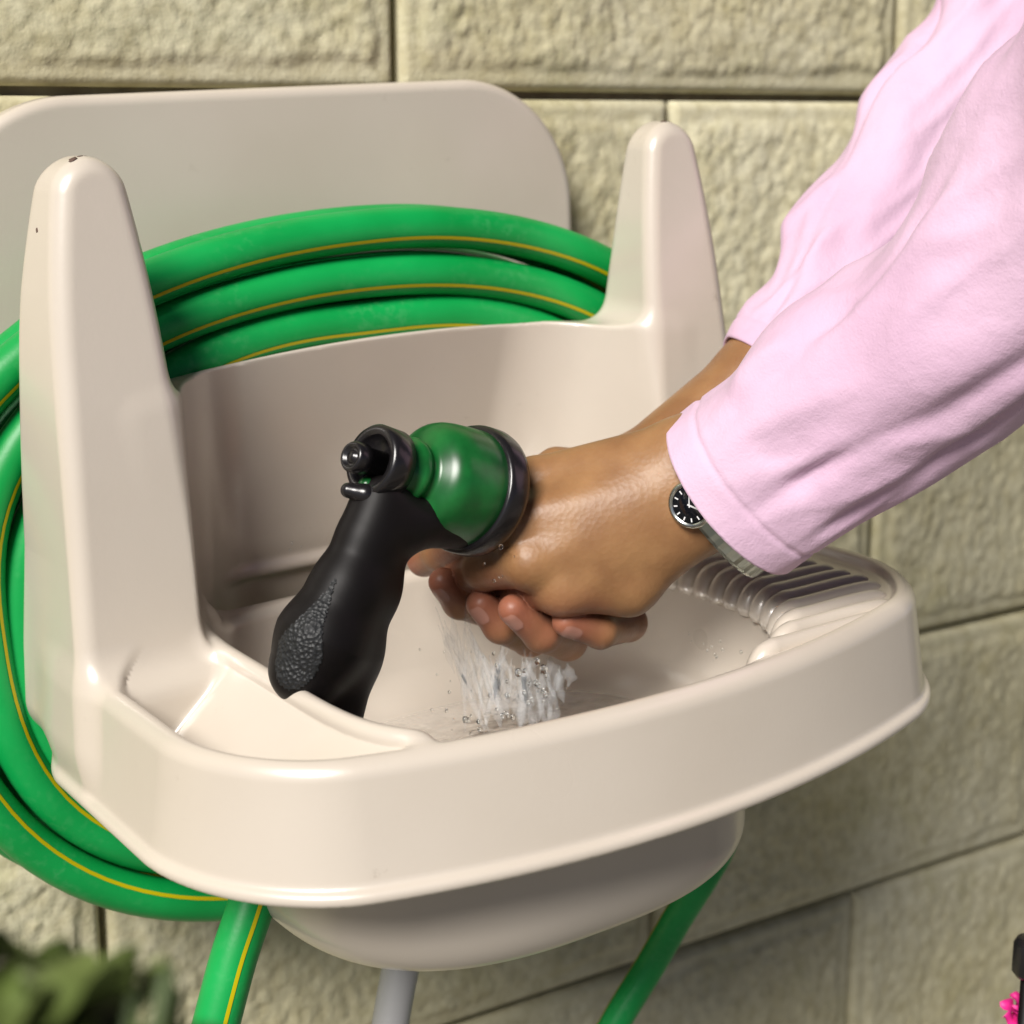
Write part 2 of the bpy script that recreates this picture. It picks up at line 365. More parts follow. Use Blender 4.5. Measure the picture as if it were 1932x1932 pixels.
def _block():
    m_ = M['block']; n, l, b = nodes(m_)
    cr = mottled(m_, (0.55, 0.50, 0.30), (0.60, 0.57, 0.42), 5, 5, 0.3, 0.7, 'World')
    g = n.new('ShaderNodeNewGeometry')
    no2 = n.new('ShaderNodeTexNoise'); no2.inputs['Scale'].default_value = 90; no2.inputs['Detail'].default_value = 5
    l.new(g.outputs['Position'], no2.inputs['Vector'])
    mx = n.new('ShaderNodeMix'); mx.data_type = 'RGBA'; mx.blend_type = 'MULTIPLY'
    cr2 = n.new('ShaderNodeValToRGB')
    cr2.color_ramp.elements[0].position = 0.3; cr2.color_ramp.elements[0].color = (0.82, 0.80, 0.74, 1)
    cr2.color_ramp.elements[1].position = 0.6; cr2.color_ramp.elements[1].color = (1.04, 1.04, 1.04, 1)
    l.new(no2.outputs['Fac'], cr2.inputs[0])
    mx.inputs[0].default_value = 1
    oi = n.new('ShaderNodeObjectInfo'); mr = n.new('ShaderNodeMapRange'); mr.inputs[3].default_value = 0.84; mr.inputs[4].default_value = 1.06
    hs = n.new('ShaderNodeHueSaturation'); l.new(oi.outputs['Random'], mr.inputs[0]); l.new(mr.outputs[0], hs.inputs['Value'])
    st = n.new('ShaderNodeTexNoise'); st.inputs['Scale'].default_value = 14; st.inputs['Detail'].default_value = 6; st.inputs['Roughness'].default_value = 0.7
    sr = n.new('ShaderNodeValToRGB'); sr.color_ramp.elements[0].position = 0.52; sr.color_ramp.elements[1].position = 0.72
    sr.color_ramp.elements[0].color = (1, 1, 1, 1); sr.color_ramp.elements[1].color = (0.80, 0.80, 0.66, 1)
    m3 = n.new('ShaderNodeMix'); m3.data_type = 'RGBA'; m3.blend_type = 'MULTIPLY'; m3.inputs[0].default_value = 0.8
    l.new(g.outputs['Position'], st.inputs['Vector']); l.new(st.outputs['Fac'], sr.inputs[0])
    l.new(cr.outputs[0], mx.inputs[6]); l.new(cr2.outputs[0], mx.inputs[7]); l.new(mx.outputs[2], m3.inputs[6]); l.new(sr.outputs[0], m3.inputs[7])
    l.new(m3.outputs[2], hs.inputs['Color']); l.new(hs.outputs[0], b.inputs['Base Color'])
    no = n.new('ShaderNodeTexNoise'); no.inputs['Scale'].default_value = 260; no.inputs['Detail'].default_value = 4
    bp = n.new('ShaderNodeBump'); bp.inputs['Strength'].default_value = 0.5; bp.inputs['Distance'].default_value = 0.0012
    l.new(g.outputs['Position'], no.inputs['Vector']); l.new(no.outputs['Fac'], bp.inputs['Height']); l.new(bp.outputs[0], b.inputs['Normal'])
_block()
M['mortar'] = mat('mortar', (0.30, 0.27, 0.18), 0.95, 0.1); mottled(M['mortar'], (0.24, 0.21, 0.14), (0.34, 0.31, 0.21), 60)
M['hose'] = mat('green_hose', (0.0, 0.33, 0.065), 0.42, 0.4)
mottled(M['hose'], (0.0, 0.25, 0.045), (0.004, 0.33, 0.07), 14, 4); bump(M['hose'], 500, 0.12, 0.0006)
def _hose():
    n, l, b = nodes(M['hose'])
    src = b.inputs['Base Color'].links[0].from_socket
    tc = n.new('ShaderNodeTexCoord')
    n1 = n.new('ShaderNodeTexNoise'); n1.inputs['Scale'].default_value = 240; n1.inputs['Detail'].default_value = 5
    n2 = n.new('ShaderNodeTexNoise'); n2.inputs['Scale'].default_value = 18; n2.inputs['Detail'].default_value = 4
    for q in (n1, n2): l.new(tc.outputs['Object'], q.inputs['Vector'])
    c1 = n.new('ShaderNodeValToRGB'); c1.color_ramp.elements[0].position = 0.50; c1.color_ramp.elements[1].position = 0.66
    c2 = n.new('ShaderNodeValToRGB'); c2.color_ramp.elements[0].position = 0.48; c2.color_ramp.elements[1].position = 0.66
    mu = n.new('ShaderNodeMath'); mu.operation = 'MULTIPLY'; m2 = n.new('ShaderNodeMath'); m2.operation = 'MULTIPLY'; m2.inputs[1].default_value = 0.16
    mx = n.new('ShaderNodeMix'); mx.data_type = 'RGBA'; mx.inputs[7].default_value = (0.16, 0.46, 0.22, 1)
    l.new(n1.outputs['Fac'], c1.inputs[0]); l.new(n2.outputs['Fac'], c2.inputs[0]); l.new(c1.outputs[0], mu.inputs[0]); l.new(c2.outputs[0], mu.inputs[1])
    l.new(mu.outputs[0], m2.inputs[0]); l.new(m2.outputs[0], mx.inputs[0]); l.new(src, mx.inputs[6]); l.new(mx.outputs[2], b.inputs['Base Color'])
_hose()
M['stripe'] = mat('hose_stripe', (0.50, 0.42, 0.0), 0.45, 0.4)
M['black'] = mat('black_rubber', (0.005, 0.004, 0.004), 0.5, 0.2); bump(M['black'], 300, 0.08, 0.0005)
M['pad'] = mat('dimpled_rubber', (0.012, 0.013, 0.014), 0.5, 0.35); bump(M['pad'], 560, 0.7, 0.0010, voronoi=True)
M['gloss_black'] = mat('black_plastic', (0.010, 0.009, 0.010), 0.25, 0.5)
M['green'] = mat('green_plastic', (0.01, 0.19, 0.035), 0.3, 0.5)
mottled(M['green'], (0.004, 0.06, 0.012), (0.008, 0.13, 0.025), 40, 4, 0.38, 0.62)
M['grey'] = mat('grey_pvc', (0.36, 0.36, 0.36), 0.45)
M['metal'] = mat('watch_steel', (0.62, 0.64, 0.60), 0.24, 0.5, Metallic=1.0)
M['band'] = mat('watch_band', (0.34, 0.37, 0.33), 0.28, 0.5, Metallic=1.0)
M['dial'] = mat('watch_dial', (0.006, 0.007, 0.010), 0.12, 0.6)
M['white'] = mat('white_print', (0.7, 0.7, 0.7), 0.4)
M['nail'] = mat('nail', (0.35, 0.17, 0.125), 0.22, 0.6)
M['skin'] = mat('skin', (0.5, 0.28, 0.16), 0.42, 0.35)
def _skin():
    n, l, b = nodes(M['skin'])
    cr = mottled(M['skin'], (0.22, 0.107, 0.046), (0.305, 0.163, 0.070), 38, 8)
    at = n.new('ShaderNodeAttribute'); at.attribute_name = 'flush'
    mx = n.new('ShaderNodeMix'); mx.data_type = 'RGBA'
    mx.inputs[7].default_value = (0.28, 0.09, 0.06, 1)
    l.new(at.outputs['Fac'], mx.inputs[0]); l.new(cr.outputs[0], mx.inputs[6]); l.new(mx.outputs[2], b.inputs['Base Color'])
    b.inputs['Subsurface Weight'].default_value = 0.12
    b.inputs['Subsurface Radius'].default_value = (0.006, 0.0025, 0.0012)
    b.inputs['Subsurface Scale'].default_value = 1.0
    tc = n.new('ShaderNodeTexCoord')
    v = n.new('ShaderNodeTexVoronoi'); v.inputs['Scale'].default_value = 420
    no = n.new('ShaderNodeTexNoise'); no.inputs['Scale'].default_value = 120; no.inputs['Detail'].default_value = 5
    ad = n.new('ShaderNodeMath'); ad.operation = 'MULTIPLY_ADD'; ad.inputs[1].default_value = 0.5
    bp = n.new('ShaderNodeBump'); bp.inputs['Strength'].default_value = 0.24; bp.inputs['Distance'].default_value = 0.0008
    l.new(tc.outputs['Object'], v.inputs['Vector']); l.new(tc.outputs['Object'], no.inputs['Vector'])
    l.new(v.outputs['Distance'], ad.inputs[0]); l.new(no.outputs['Fac'], ad.inputs[2])
    l.new(ad.outputs[0], bp.inputs['Height']); l.new(bp.outputs[0], b.inputs['Normal'])
_skin()
M['cloth'] = mat('pink_cloth', (0.78, 0.56, 0.70), 0.85, 0.2)
def _cloth():
    n, l, b = nodes(M['cloth'])
    mottled(M['cloth'], (0.58, 0.385, 0.515), (0.63, 0.44, 0.565), 12, 5)
    b.inputs['Sheen Weight'].default_value = 0.15
    tc = n.new('ShaderNodeTexCoord')
    no = n.new('ShaderNodeTexNoise'); no.inputs['Scale'].default_value = 900; no.inputs['Detail'].default_value = 2
    no2 = n.new('ShaderNodeTexNoise'); no2.inputs['Scale'].default_value = 45; no2.inputs['Detail'].default_value = 4
    ad = n.new('ShaderNodeMath'); ad.operation = 'MULTIPLY_ADD'; ad.inputs[1].default_value = 0.10
    bp = n.new('ShaderNodeBump'); bp.inputs['Strength'].default_value = 0.55; bp.inputs['Distance'].default_value = 0.0035
    l.new(tc.outputs['Object'], no.inputs['Vector']); l.new(tc.outputs['Object'], no2.inputs['Vector'])
    l.new(no.outputs['Fac'], ad.inputs[0]); l.new(no2.outputs['Fac'], ad.inputs[2])
    l.new(ad.outputs[0], bp.inputs['Height']); l.new(bp.outputs[0], b.inputs['Normal'])
_cloth()
M['water'] = mat('water', (0.80, 0.83, 0.85), 0.08, 0.5)
def _water():
    n, l, b = nodes(M['water'])
    b.inputs['Transmission Weight'].default_value = 0.35
    b.inputs['IOR'].default_value = 1.33
    b.inputs['Alpha'].default_value = 0.11
_water()
M['pool'] = mat('pool_water', (0.93, 0.96, 0.97), 0.04, 0.5)
nodes(M['pool'])[2].inputs['Transmission Weight'].default_value = 1.0
nodes(M['pool'])[2].inputs['IOR'].default_value = 1.33
bump(M['pool'], 60, 0.6, 0.004, 3)
M['leaf'] = mat('leaf', (0.07, 0.10, 0.02), 0.6, 0.3); mottled(M['leaf'], (0.075, 0.11, 0.022), (0.125, 0.16, 0.045), 30)
M['stem'] = mat('stem', (0.06, 0.09, 0.025), 0.6)
M['petal'] = mat('petal', (0.62, 0.02, 0.22), 0.55)
M['paving'] = mat('paving', (0.12, 0.11, 0.09), 0.9, 0.2); mottled(M['paving'], (0.15, 0.14, 0.12), (0.21, 0.20, 0.17), 4, 6)

# ------------------------------------------------------------------ ground
g = 60.0
gm = mesh('ground', [(-g, -g, 0), (g, -g, 0), (g, g, 0), (-g, g, 0)], [(0, 1, 2, 3)], False)
tag(link('ground', gm, M['paving'], None, Matrix()), 'dark paving at the foot of the block wall', None, None, 'structure')

# ------------------------------------------------------------------ block wall
CW, CH = 0.406, 0.203
def block_mesh(seed):
    w, h = CW-0.005, CH-0.005
    nx, nz = 150, 76
    u = np.linspace(0, w, nx); v = np.linspace(0, h, nz)
    V = []
    o = Vector((seed*3.7, seed*1.3, seed*7.1))
    for zz in v:
        for xx in u:
            e = min(xx, w-xx, zz, h-zz)
            t = min(max(e/0.0045, 0), 1); y = -0.0045*(t*(2-t))                  # rounded arris
            wob = 0.0045*mnoise.noise(Vector((xx*45, zz*45, seed))+o)
            s = min(max((e-0.011-wob)/0.007, 0), 1); s = s*s*(3-2*s)              # smooth margin, then the rough face
            p = Vector((xx*165+zz*70, seed*2.0, zz*120-xx*60))+o
            q = Vector((xx*26, seed, zz*26))+o
            n1 = mnoise.noise(p)
            ro = 0.0015*n1 + 0.0011*mnoise.noise(p*2.1) + 0.0020*mnoise.noise(q)
            V.append((xx, y - s*(0.0024+ro), zz))
    F = []
    for k in range(nz-1):
        for i in range(nx-1):
            a = k*nx+i; F.append((a, a+1, a+nx+1, a+nx))
    n0 = len(V)
    ring = [i for i in range(nx)] + [k*nx+nx-1 for k in range(1, nz)] + [(nz-1)*nx+i for i in range(nx-2, -1, -1)] + [k*nx for k in range(nz-2, 0, -1)]
    for r in ring: V.append((V[r][0], 0.03, V[r][2]))
    L = len(ring)
    for i in range(L):
        F.append((ring[(i+1) % L], ring[i], n0+i, n0+(i+1) % L))
    return mesh('block', V, F, True)
wall = empty('block_wall', (0, 0, 0), 'cream painted split-face block wall behind the sink', 'wall')
bms = [block_mesh(s+1) for s in range(6)]
bi = 0
for row in range(-2, 5):
    zt = BASE - row*CH
    for c in range(-3, 4):
        x0 = c*CW + (0 if row % 2 else CW/2)
        o = link('block', bms[(bi*5+row*3+c) % 6], M['block'], wall, Matrix.Translation((x0+0.0025, 0.004, zt-CH+0.0025)))
        bi += 1
mv = [(-1.3, 0.0145, 0), (1.9, 0.0145, 0), (1.9, 0.0145, BASE+0.42), (-1.3, 0.0145, BASE+0.42),
      (-1.3, 0.16, 0), (1.9, 0.16, 0), (1.9, 0.16, BASE+0.42), (-1.3, 0.16, BASE+0.42)]
link('mortar', mesh('mortar', mv, [(0, 1, 2, 3), (5, 4, 7, 6), (0, 4, 5, 1), (3, 2, 6, 7), (1, 5, 6, 2), (0, 3, 7, 4)], False), M['mortar'], wall, Matrix())

# ------------------------------------------------------------------ the sink: one moulding, cut into its parts
def arm_w(z): return 0.128+(z+0.05)*(0.012/0.225)+np.clip((z-0.09)/0.09, 0, 2)**2*0.006
def arm_o(z): return 0.197-(z+0.05)*(0.016/0.225)-np.clip((z-0.09)/0.09, 0, 2)**2*0.007
def arm_front(z): return -0.191+(z+0.05)*(0.026/0.225)
def arm_back(z): return -0.104-np.clip(z+0.05, 0, 1)*(0.034/0.225)
def plan(x, y):
    return rmax(np.abs(x-0.004)-0.197, np.sqrt((x-0.004)**2+(y-0.070)**2)-0.440, 0.050)
def bowl_e(x, y, a, b, cx=0.0, cy=-0.239, ex=None):
    if ex is None: ex = np.where(x < 0, 5.0, 2.5)
    q = (np.abs((x-cx)/a)**ex+np.abs((y-cy)/b)**ex)**(1/ex)
    return (q-1)*min(a, b)
def hub_top(x): return 0.0785-0.5*(x-0.01)**2
def sink(p):
    x, y, z = p[:, 0], p[:, 1], p[:, 2]
    ax = np.abs(x)
    P = plan(x, y)
    back = y+0.116
    # tray: skirt, rim, recess (the tray sags a little to the left)
    zs = z-0.012*x+0.002
    off = np.clip(-0.045-zs, 0, 0.1)*0.13
    d = rmax(rmax(P-off, back, 0.045), np.abs(zs+0.0715)-0.0275, 0.007)
    lip = rmax(rmax(P-0.0100, back, 0.045), np.abs(zs+0.0972)-0.0030, 0.0028)
    d = smin(d, lip, 0.003)
    rec = rmax(P+0.011, -(zs+0.0485), 0.0035)
    d = smax(d, -rec, 0.004)
    e = bowl_e(x, y, 0.124, 0.112)
    pk = rmax(rmax(rmax(P+0.0125, -(zs+0.080), 0.006), x+0.090, 0.02), y+0.203, 0.006)
    d = smax(d, -pk, 0.008)
    col = rmax(rmax(e-0.008-np.clip(-0.050-z, 0, 1)*1.0, x+0.100, 0.02), np.abs(z+0.0690)-0.0270, 0.006)
    col = np.maximum(col, P+0.006)
    d = smin(d, col, 0.005)
    # drum under the tray
    e2 = bowl_e(x, y, 0.126, 0.108, -0.012, -0.224, 2.7)
    dr = rmax(e2+np.clip(-0.1-z, 0, 1)*0.03, np.abs(z+0.130)-0.047, 0.024)
    d = smin(d, dr, 0.020)
    # uprights
    w, o, yf = arm_w(z), arm_o(z), arm_front(z)
    axs = ax-0.11*np.clip(y-yf, 0, 0.06)*np.clip(z/0.12, 0, 1)
    sx = np.maximum(axs-o, w-axs)
    arm = rmax(rmax(sx, z-0.178, 0.0150), np.maximum(yf-y, y-arm_back(z)), 0.0085)
    arm = rmax(arm, -(z+0.097), 0.02)
    # hub that carries the hose
    hub = rmax(rmax(ax-0.158, np.maximum(-(y+0.168), y+0.012), 0.006), np.maximum(z-hub_top(x)+np.clip(y+0.125, 0, 1)*0.25, -(z+0.105)), 0.0022)
    u = smin(arm, hub, 0.016)
    cav = rmax((ax-0.106-np.clip(-0.112-y, -0.02, 0.2)*0.42+0.06*np.clip(z-0.0, -0.1, 0.3)*0)/1.08, y+0.119-(0.07-z)*0.25, 0.030)
    cav = np.maximum(cav, -(z+0.30))
    u = smax(u, -np.where(z > -0.30, cav, 1), 0.002)
    d = smin(d, u, 0.016)
    bead = np.maximum(np.maximum(np.sqrt((y+0.0910)**2+(z+0.043)**2)-0.0035, ax-0.118), 0*x-1)
    d = smin(d, bead, 0.004)
    # bowl
    bw = rmax(e+np.clip(-0.05-z, -0.01, 1)*0.20, -(z+0.128), 0.03)
    bw = np.maximum(bw, z+0.030)
    d = smax(d, -bw, 0.006)
    # back panel
    qx = np.abs(x)-(0.194-0.076); qz = np.abs(z-0.04)-(0.163-0.076)
    b2 = np.sqrt(np.maximum(qx, 0)**2+np.maximum(qz, 0)**2)+np.minimum(np.maximum(qx, qz), 0)-0.076
    pan = rmax(b2, np.abs(y+0.017)-0.009, 0.006)
    return smin(d, pan, 0.008)
V, F, N = mesh_sdf(sink, (-0.222, -0.385, -0.215), (0.222, 0.0, 0.212), 0.0015)
ce = V[F].mean(1)
cx_, cy_, cz_ = ce.T
eb = bowl_e(cx_, cy_, 0.124, 0.112)
lab = np.zeros(len(F), int)                                            # 0 rim and skirt
lab[(cz_-0.012*cx_ < -0.1035)] = 1                                               # drum
lab[(eb < 0.002) & (cz_ < -0.045) & (cz_ > -0.14) & (cy_ < -0.118) & (eb > -0.2) & (np.abs(cx_) < 0.14)] = 2
dr_out = (cz_-0.012*cx_ < -0.1035) & (bowl_e(cx_, cy_, 0.126, 0.108, -0.012, -0.224, 2.7) + np.clip(-0.1-cz_, 0, 1)*0.05 > -0.008)
lab[dr_out | (cz_ < -0.16)] = 1
lab[(cy_ > -0.123) & (cz_ > -0.09) & (np.abs(cx_) < 0.165) & (cz_ < 0.08) & (cy_ <= -0.028)] = 3   # hub and splash back
lab[(np.abs(cx_) > arm_w(cz_)-0.004) & (cz_ > -0.038) & (cy_ < -0.09)] = 4
lab[(cy_ > -0.029)] = 5
sinko = empty('outdoor_sink', (0, 0, -0.2), 'beige moulded plastic garden sink with two upright hose arms, mounted on the block wall', 'sink', None, SINK)
for k, nm in ((0, 'rim'), (1, 'drum'), (2, 'bowl'), (3, 'hose_hub'), (5, 'back_panel')):
    if (lab == k).any(): link(nm, submesh(nm, V, F, N, lab == k), M['plastic'], sinko)
for sgn in (-1, 1):
    link('hose_arm', submesh('hose_arm', V, F, N, (lab == 4) & (np.sign(cx_) == sgn)), M['plastic'], sinko)
# drainboard ridges on the right-hand shelf
yr = -0.342
while yr < -0.13:
    xs = 0.124*(1-min(0.999, abs((yr+0.239)/0.112))**2.5)**(1/2.5)
    xe = 0.181 - max(0, (-yr-0.30))*0.7
    zt = -0.0516
    C = catmull([(xs-0.004, yr, zt-0.012), (xs+0.000, yr, zt-0.003), (xs+0.006, yr, zt+0.0005), (xs+0.016, yr, zt+0.0008), (xe-0.012, yr, zt+0.0003), (xe, yr, zt-0.004)], 6)
    C[:, 2] += 0.012*C[:, 0]
    rr = np.interp(np.linspace(0, 1, len(C)), [0, 0.06, 0.3, 0.85, 1], [0.0030, 0.0056, 0.0056, 0.0044, 0.0015])
    v_, f_ = sweep(C, rr, (0, 0, 1), 14)
    link('drain_ridge', mesh('drain_ridge', v_, f_), M['plastic'], sinko)
    yr += 0.0122
# chips and grime spots on the moulding
M['chip'] = mat('chip', (0.10, 0.06, 0.045), 0.8)
for (x, y, z, r) in ((-0.1665, -0.158, 0.178, 0.0022), (-0.162, -0.156, 0.178, 0.0014), (-0.158, -0.154, 0.178, 0.0012), (-0.186, -0.150, 0.148, 0.0011), (0.160, -0.157, 0.178, 0.0018),
                     (0.1655, -0.156, 0.178, 0.0013), (0.096, -0.120, 0.0745, 0.0014), (0.091, -0.120, 0.0745, 0.0009), (0.104, -0.119, 0.072, 0.0008), (0.112, -0.117, 0.073, 0.001)):
    c = np.array([[x, y, z]], np.float32)
    for _ in range(6):
        g_ = np.array([[(sink(c+e_)-sink(c-e_))[0]/0.002 for e_ in np.eye(3, dtype=np.float32)*0.001]]).reshape(1, 3); c = (c - sink(c)[:, None]*g_).astype(np.float32)
    nn_ = g_[0]/np.linalg.norm(g_[0])
    bv, bf = ball((0, 0, 0), 1, 8, 6)
    bv = bv*r*(1+0.35*rng.normal(0, 1, (len(bv), 1))*0.5)
    bv = bv - 0.85*(bv@nn_)[:, None]*nn_ + c[0]
    link('chip', mesh('chip', bv, bf), M['chip'], sinko)
# drain pipe under the drum
C = catmull([q[:3] for q in PIPE], 8)
v_, f_ = sweep(C, 0.0098, (0, 0, 1) if 0 else (1, 0, 0), 24)
link('drain_pipe', mesh('drain_pipe', v_, f_), M['grey'], sinko)

# ------------------------------------------------------------------ garden hose: coil, lead and tail
HR = 0.0109
hose = empty('garden_hose', (0, -0.09, 0.08), 'green garden hose with a yellow stripe, coiled over the sink behind its arms', 'hose', None, SINK)
def coil():
    P = []
    turns = [(0, -0.1035, 0.0), (1, -0.1025, 0.0), (1.95, -0.1005, 0.002), (2, -0.0775, 0.001), (1, -0.0785, 0.003), (0, -0.0785, 0.001), (0.9, -0.0545, 0.004)]
    n = 132
    seq = []
    for k, (lay, y, j) in enumerate(turns):
        for i in range(n):
            t = i/n
            nx_ = turns[min(k+1, len(turns)-1)]
            s = max(0, (t-0.80)/0.20)                                 # changes lane while hidden behind the right arm and bowl
            s = min(s, 1); s = s*s*(3-2*s)
            L = lay+(nx_[0]-lay)*s; yy = y+(nx_[1]-y)*s
            a = -0.95 - 2*math.pi*t                              # clockwise from the top
            ex = 2.45
            up_ = math.sin(a) > 0
            A = 0.240 - L*0.0225 + 0.003*math.sin(3*a+k*1.7)
            Bz = (0.1745 - L*0.0232) if up_ else (0.178 - L*0.0205 + 0.004*math.sin(2*a+k*2.1)*abs(math.sin(a)))
            c, s_ = math.cos(a), math.sin(a)
            r = (abs(c/A)**ex + abs(s_/Bz)**ex)**(-1/ex)
            x = r*c; z = -0.0455 + r*s_
            if up_: z -= (0.006 if x < 0.02 else 0.010)*(abs(x-0.02)/0.16)**2*math.sin(a) if abs(x) < 0.24 else 0
            wv = [mnoise.noise(Vector((k*5.1+d_*11, math.cos(a)*1.6, math.sin(a)*1.6)))*0.0022 for d_ in range(3)]
            seq.append((x+0.004*math.sin(a*2+k)+wv[0], yy+0.5*wv[1], z+0.8*wv[2]))
    return np.array(seq)
C = coil()
def tube_with_stripe(name, C, r, ref, ang, n=22):
    v_, f_ = sweep(C, r, ref, n)
    o = link(name, mesh(name, v_, f_), M['hose'], hose)
    for a_ in ang:
        s_, g_ = sweep(C, r+0.0003, ref, 4, a_-0.085, a_+0.085, False)
        sv, sf = sweep(C, r-0.001, ref, 4, a_-0.085, a_+0.085, False)
        link('stripe', mesh('stripe', s_, g_), M['stripe'], o)
    return o
ref = C - np.array([0, -0.08, -0.045]); ref[:, 1] = 0
T_, U_, W_ = frames(C, ref)
# W_ points across the coil: pick the stripe on the side that faces the room, a little below
sgn = 1 if W_[5][1] < 0 else -1
tube_with_stripe('hose_coil', C, HR, ref, [sgn*math.radians(117), ])
C2 = catmull([q[:3] for q in LEAD], 10)
tube_with_stripe('hose_end', C2, HR, (0, -1, 0.1), [math.radians(8)])
C3 = catmull([q[:3] for q in TAIL], 10)
tube_with_stripe('hose_end', C3, 0.0088, (0, -1, 0.1), [math.radians(120)])

# ------------------------------------------------------------------ spray nozzle
noz = empty('spray_nozzle', TRIGGER[-1][:3], 'black and green pistol-grip hose nozzle standing in the sink bowl', 'hose nozzle', None, SINK)
GR, TR, JO, RE = [[np.array(q) for q in L] for L in (GRIP, TRIGGER, JOINT, REST)]
def nozzle(p):
    d = chain(p, GR, 0.006)
    d = smin(d, chain(p, TR, 0.01), 0.016)
    d = smin(d, chain(p, JO, 0.006), 0.008)
    return d
lo = np.min([q[:3]-0.03 for q in GR+JO+TR], 0); hi = np.max([q[:3]+0.03 for q in GR+JO+TR], 0)
V, F, N = mesh_sdf(nozzle, lo, hi, 0.0011)
grip = link('grip', mesh('grip', V, F, True, N), M['black'], noz)
V, F, N = mesh_sdf(lambda p: chain(p, RE, 0.003), np.min([q[:3]-0.02 for q in RE], 0), np.max([q[:3]+0.02 for q in RE], 0), 0.0009)
link('thumb_rest', mesh('thumb_rest', V, F, True, N), M['gloss_black'], noz)
# dimpled pad on the back of the grip: the part of the grip surface facing back and left, 0.6 mm proud
V, F, N = mesh_sdf(lambda p: nozzle(p)-0.0006, lo, hi, 0.0011)
ce = V[F].mean(1); nn = N[F].mean(1)
camdir = np.array([-0.72, -0.62, 0.30]); camdir /= np.linalg.norm(camdir)
pc = GR[3][:3]*0.72+GR[4][:3]*0.28 + camdir*0.017
axg = (GR[4]-GR[2])[:3]; axg /= np.linalg.norm(axg)
dv = ce-pc; al = dv@axg; la = np.linalg.norm(dv-al[:, None]*axg, axis=1)
wid = 0.0105*np.clip((al+0.034)/0.034, 0.25, 1)
sel = (((al/np.where(al < 0, 0.032, 0.020))**2+(la/np.maximum(wid, 0.001))**2) < 1) & (nn@camdir > 0.25)
if sel.any(): link('grip_pad', submesh('grip_pad', V, F, N, sel), M['pad'], noz)
AX = np.array([0.902, 0.175, -0.395]); AX /= np.linalg.norm(AX)
N0 = np.array(NECK0[0][:3])
def arcp(t0, r0, t1, r1, n=6): return [(t0+(t1-t0)*i/n, r0+(r1-r0)*math.sin(i/n*math.pi/2)) for i in range(n+1)]
bell = [(0.0, 0.011), (0.0005, 0.0128), (0.007, 0.0131), (0.0085, 0.0146), (0.0105, 0.0152), (0.0125, 0.0147), (0.0138, 0.0135), (0.016, 0.0140)] + [(0.0170, 0.0158), (0.0185, 0.0195), (0.0205, 0.0226), (0.0230, 0.0246), (0.0265, 0.0259), (0.0320, 0.0267), (0.040, 0.0272), (0.0495, 0.0276)] + [(0.0505, 0.0270)]
v_, f_ = lathe(bell, N0, AX, 56); link('spray_head', mesh('spray_head', v_, f_), M['green'], noz)
ringp = [(0.0475, 0.0255), (0.0470, 0.0282), (0.0480, 0.0296), (0.0500, 0.0302), (0.0565, 0.0304), (0.0590, 0.0298), (0.0600, 0.0284), (0.0600, 0.024), (0.0585, 0.023), (0.0585, 0.0001)]
v_, f_ = lathe(ringp, N0, AX, 56); link('face_ring', mesh('face_ring', v_, f_), M['gloss_black'], noz)
th = np.linspace(0, 2*math.pi, 41)
uu = np.array([0, 0, 1.]) - AX*(AX@np.array([0, 0, 1.])); uu /= np.linalg.norm(uu); ww = np.cross(AX, uu)
v_, f_ = lathe([(-0.004, 0.0001), (-0.004, 0.0105), (-0.0105, 0.0112), (-0.0118, 0.0122), (-0.0118, 0.0150), (-0.0100, 0.0162), (0.0005, 0.0160), (0.0018, 0.0145), (0.0018, 0.010)], N0, AX, 44)
link('yoke', mesh('yoke', v_, f_), M['gloss_black'], noz)
K0 = N0 - AX*0.006 - uu*0.001
knob = link('adjust_knob', mesh('adjust_knob', *lathe([(-0.017, 0.0001), (-0.017, 0.0022), (-0.0155, 0.0026), (-0.0155, 0.0042), (-0.017, 0.0046), (-0.0172, 0.0060), (-0.016, 0.0068), (-0.010, 0.0070), (-0.009, 0.0060), (0.002, 0.0060)][::1], K0, AX, 28)), M['gloss_black'], noz)
v_, f_ = ball(N0 - AX*0.010 - uu*0.0105, 0.0032, 14, 8, (1.2, 1.2, 1)); link('lock_button', mesh('lock_button', v_, f_), M['green'], noz)
v_, f_ = ball(np.array(JOINT[1][:3]) + camdir*0.0135, 0.0022, 12, 8); link('pivot_pin', mesh('pivot_pin', v_, f_), M['gloss_black'], noz)

# ------------------------------------------------------------------ person: both hands and forearms as one body, sleeves over it
def hand(p, palm, fingers, kp=0.010, kf=0.005):
    d = capsule(p, palm[0][0], palm[0][1])
    for c in palm[1:]: d = smin(d, capsule(p, c[0], c[1]), kp)
    out = d
    for f_ in fingers: out = np.minimum(out, smin(d, chain(p, f_, 0.0025), kf))
    return out
def body(p):
    return np.minimum(hand(p, NEAR_PALM, NEAR_FINGERS), hand(p, FAR_PALM, FAR_FINGERS))
allp = np.array([q for L in (NEAR_PALM, FAR_PALM, NEAR_FINGERS, FAR_FINGERS) for c in L for q in c])
V, F, N = mesh_sdf(body, (allp[:, :3]-0.042).min(0), (allp[:, :3]+0.042).max(0), 0.0015)
person = empty('person', NEAR_PALM[0][0][:3], 'person in a pale pink long-sleeved shirt rubbing their hands together under the nozzle', 'person', None, SINK)
bm_ = mesh('body', V, F, True, N)
tips = np.array([f_[-1][:3] for f_ in FAR_FINGERS[:4]+NEAR_FINGERS[:4]])
dist = np.min(np.linalg.norm(V[:, None]-tips[None], axis=2), 1)
mids = np.array([f_[1][:3] for f_ in FAR_FINGERS[:4]])
d2 = np.min(np.linalg.norm(V[:, None]-mids[None], axis=2), 1)
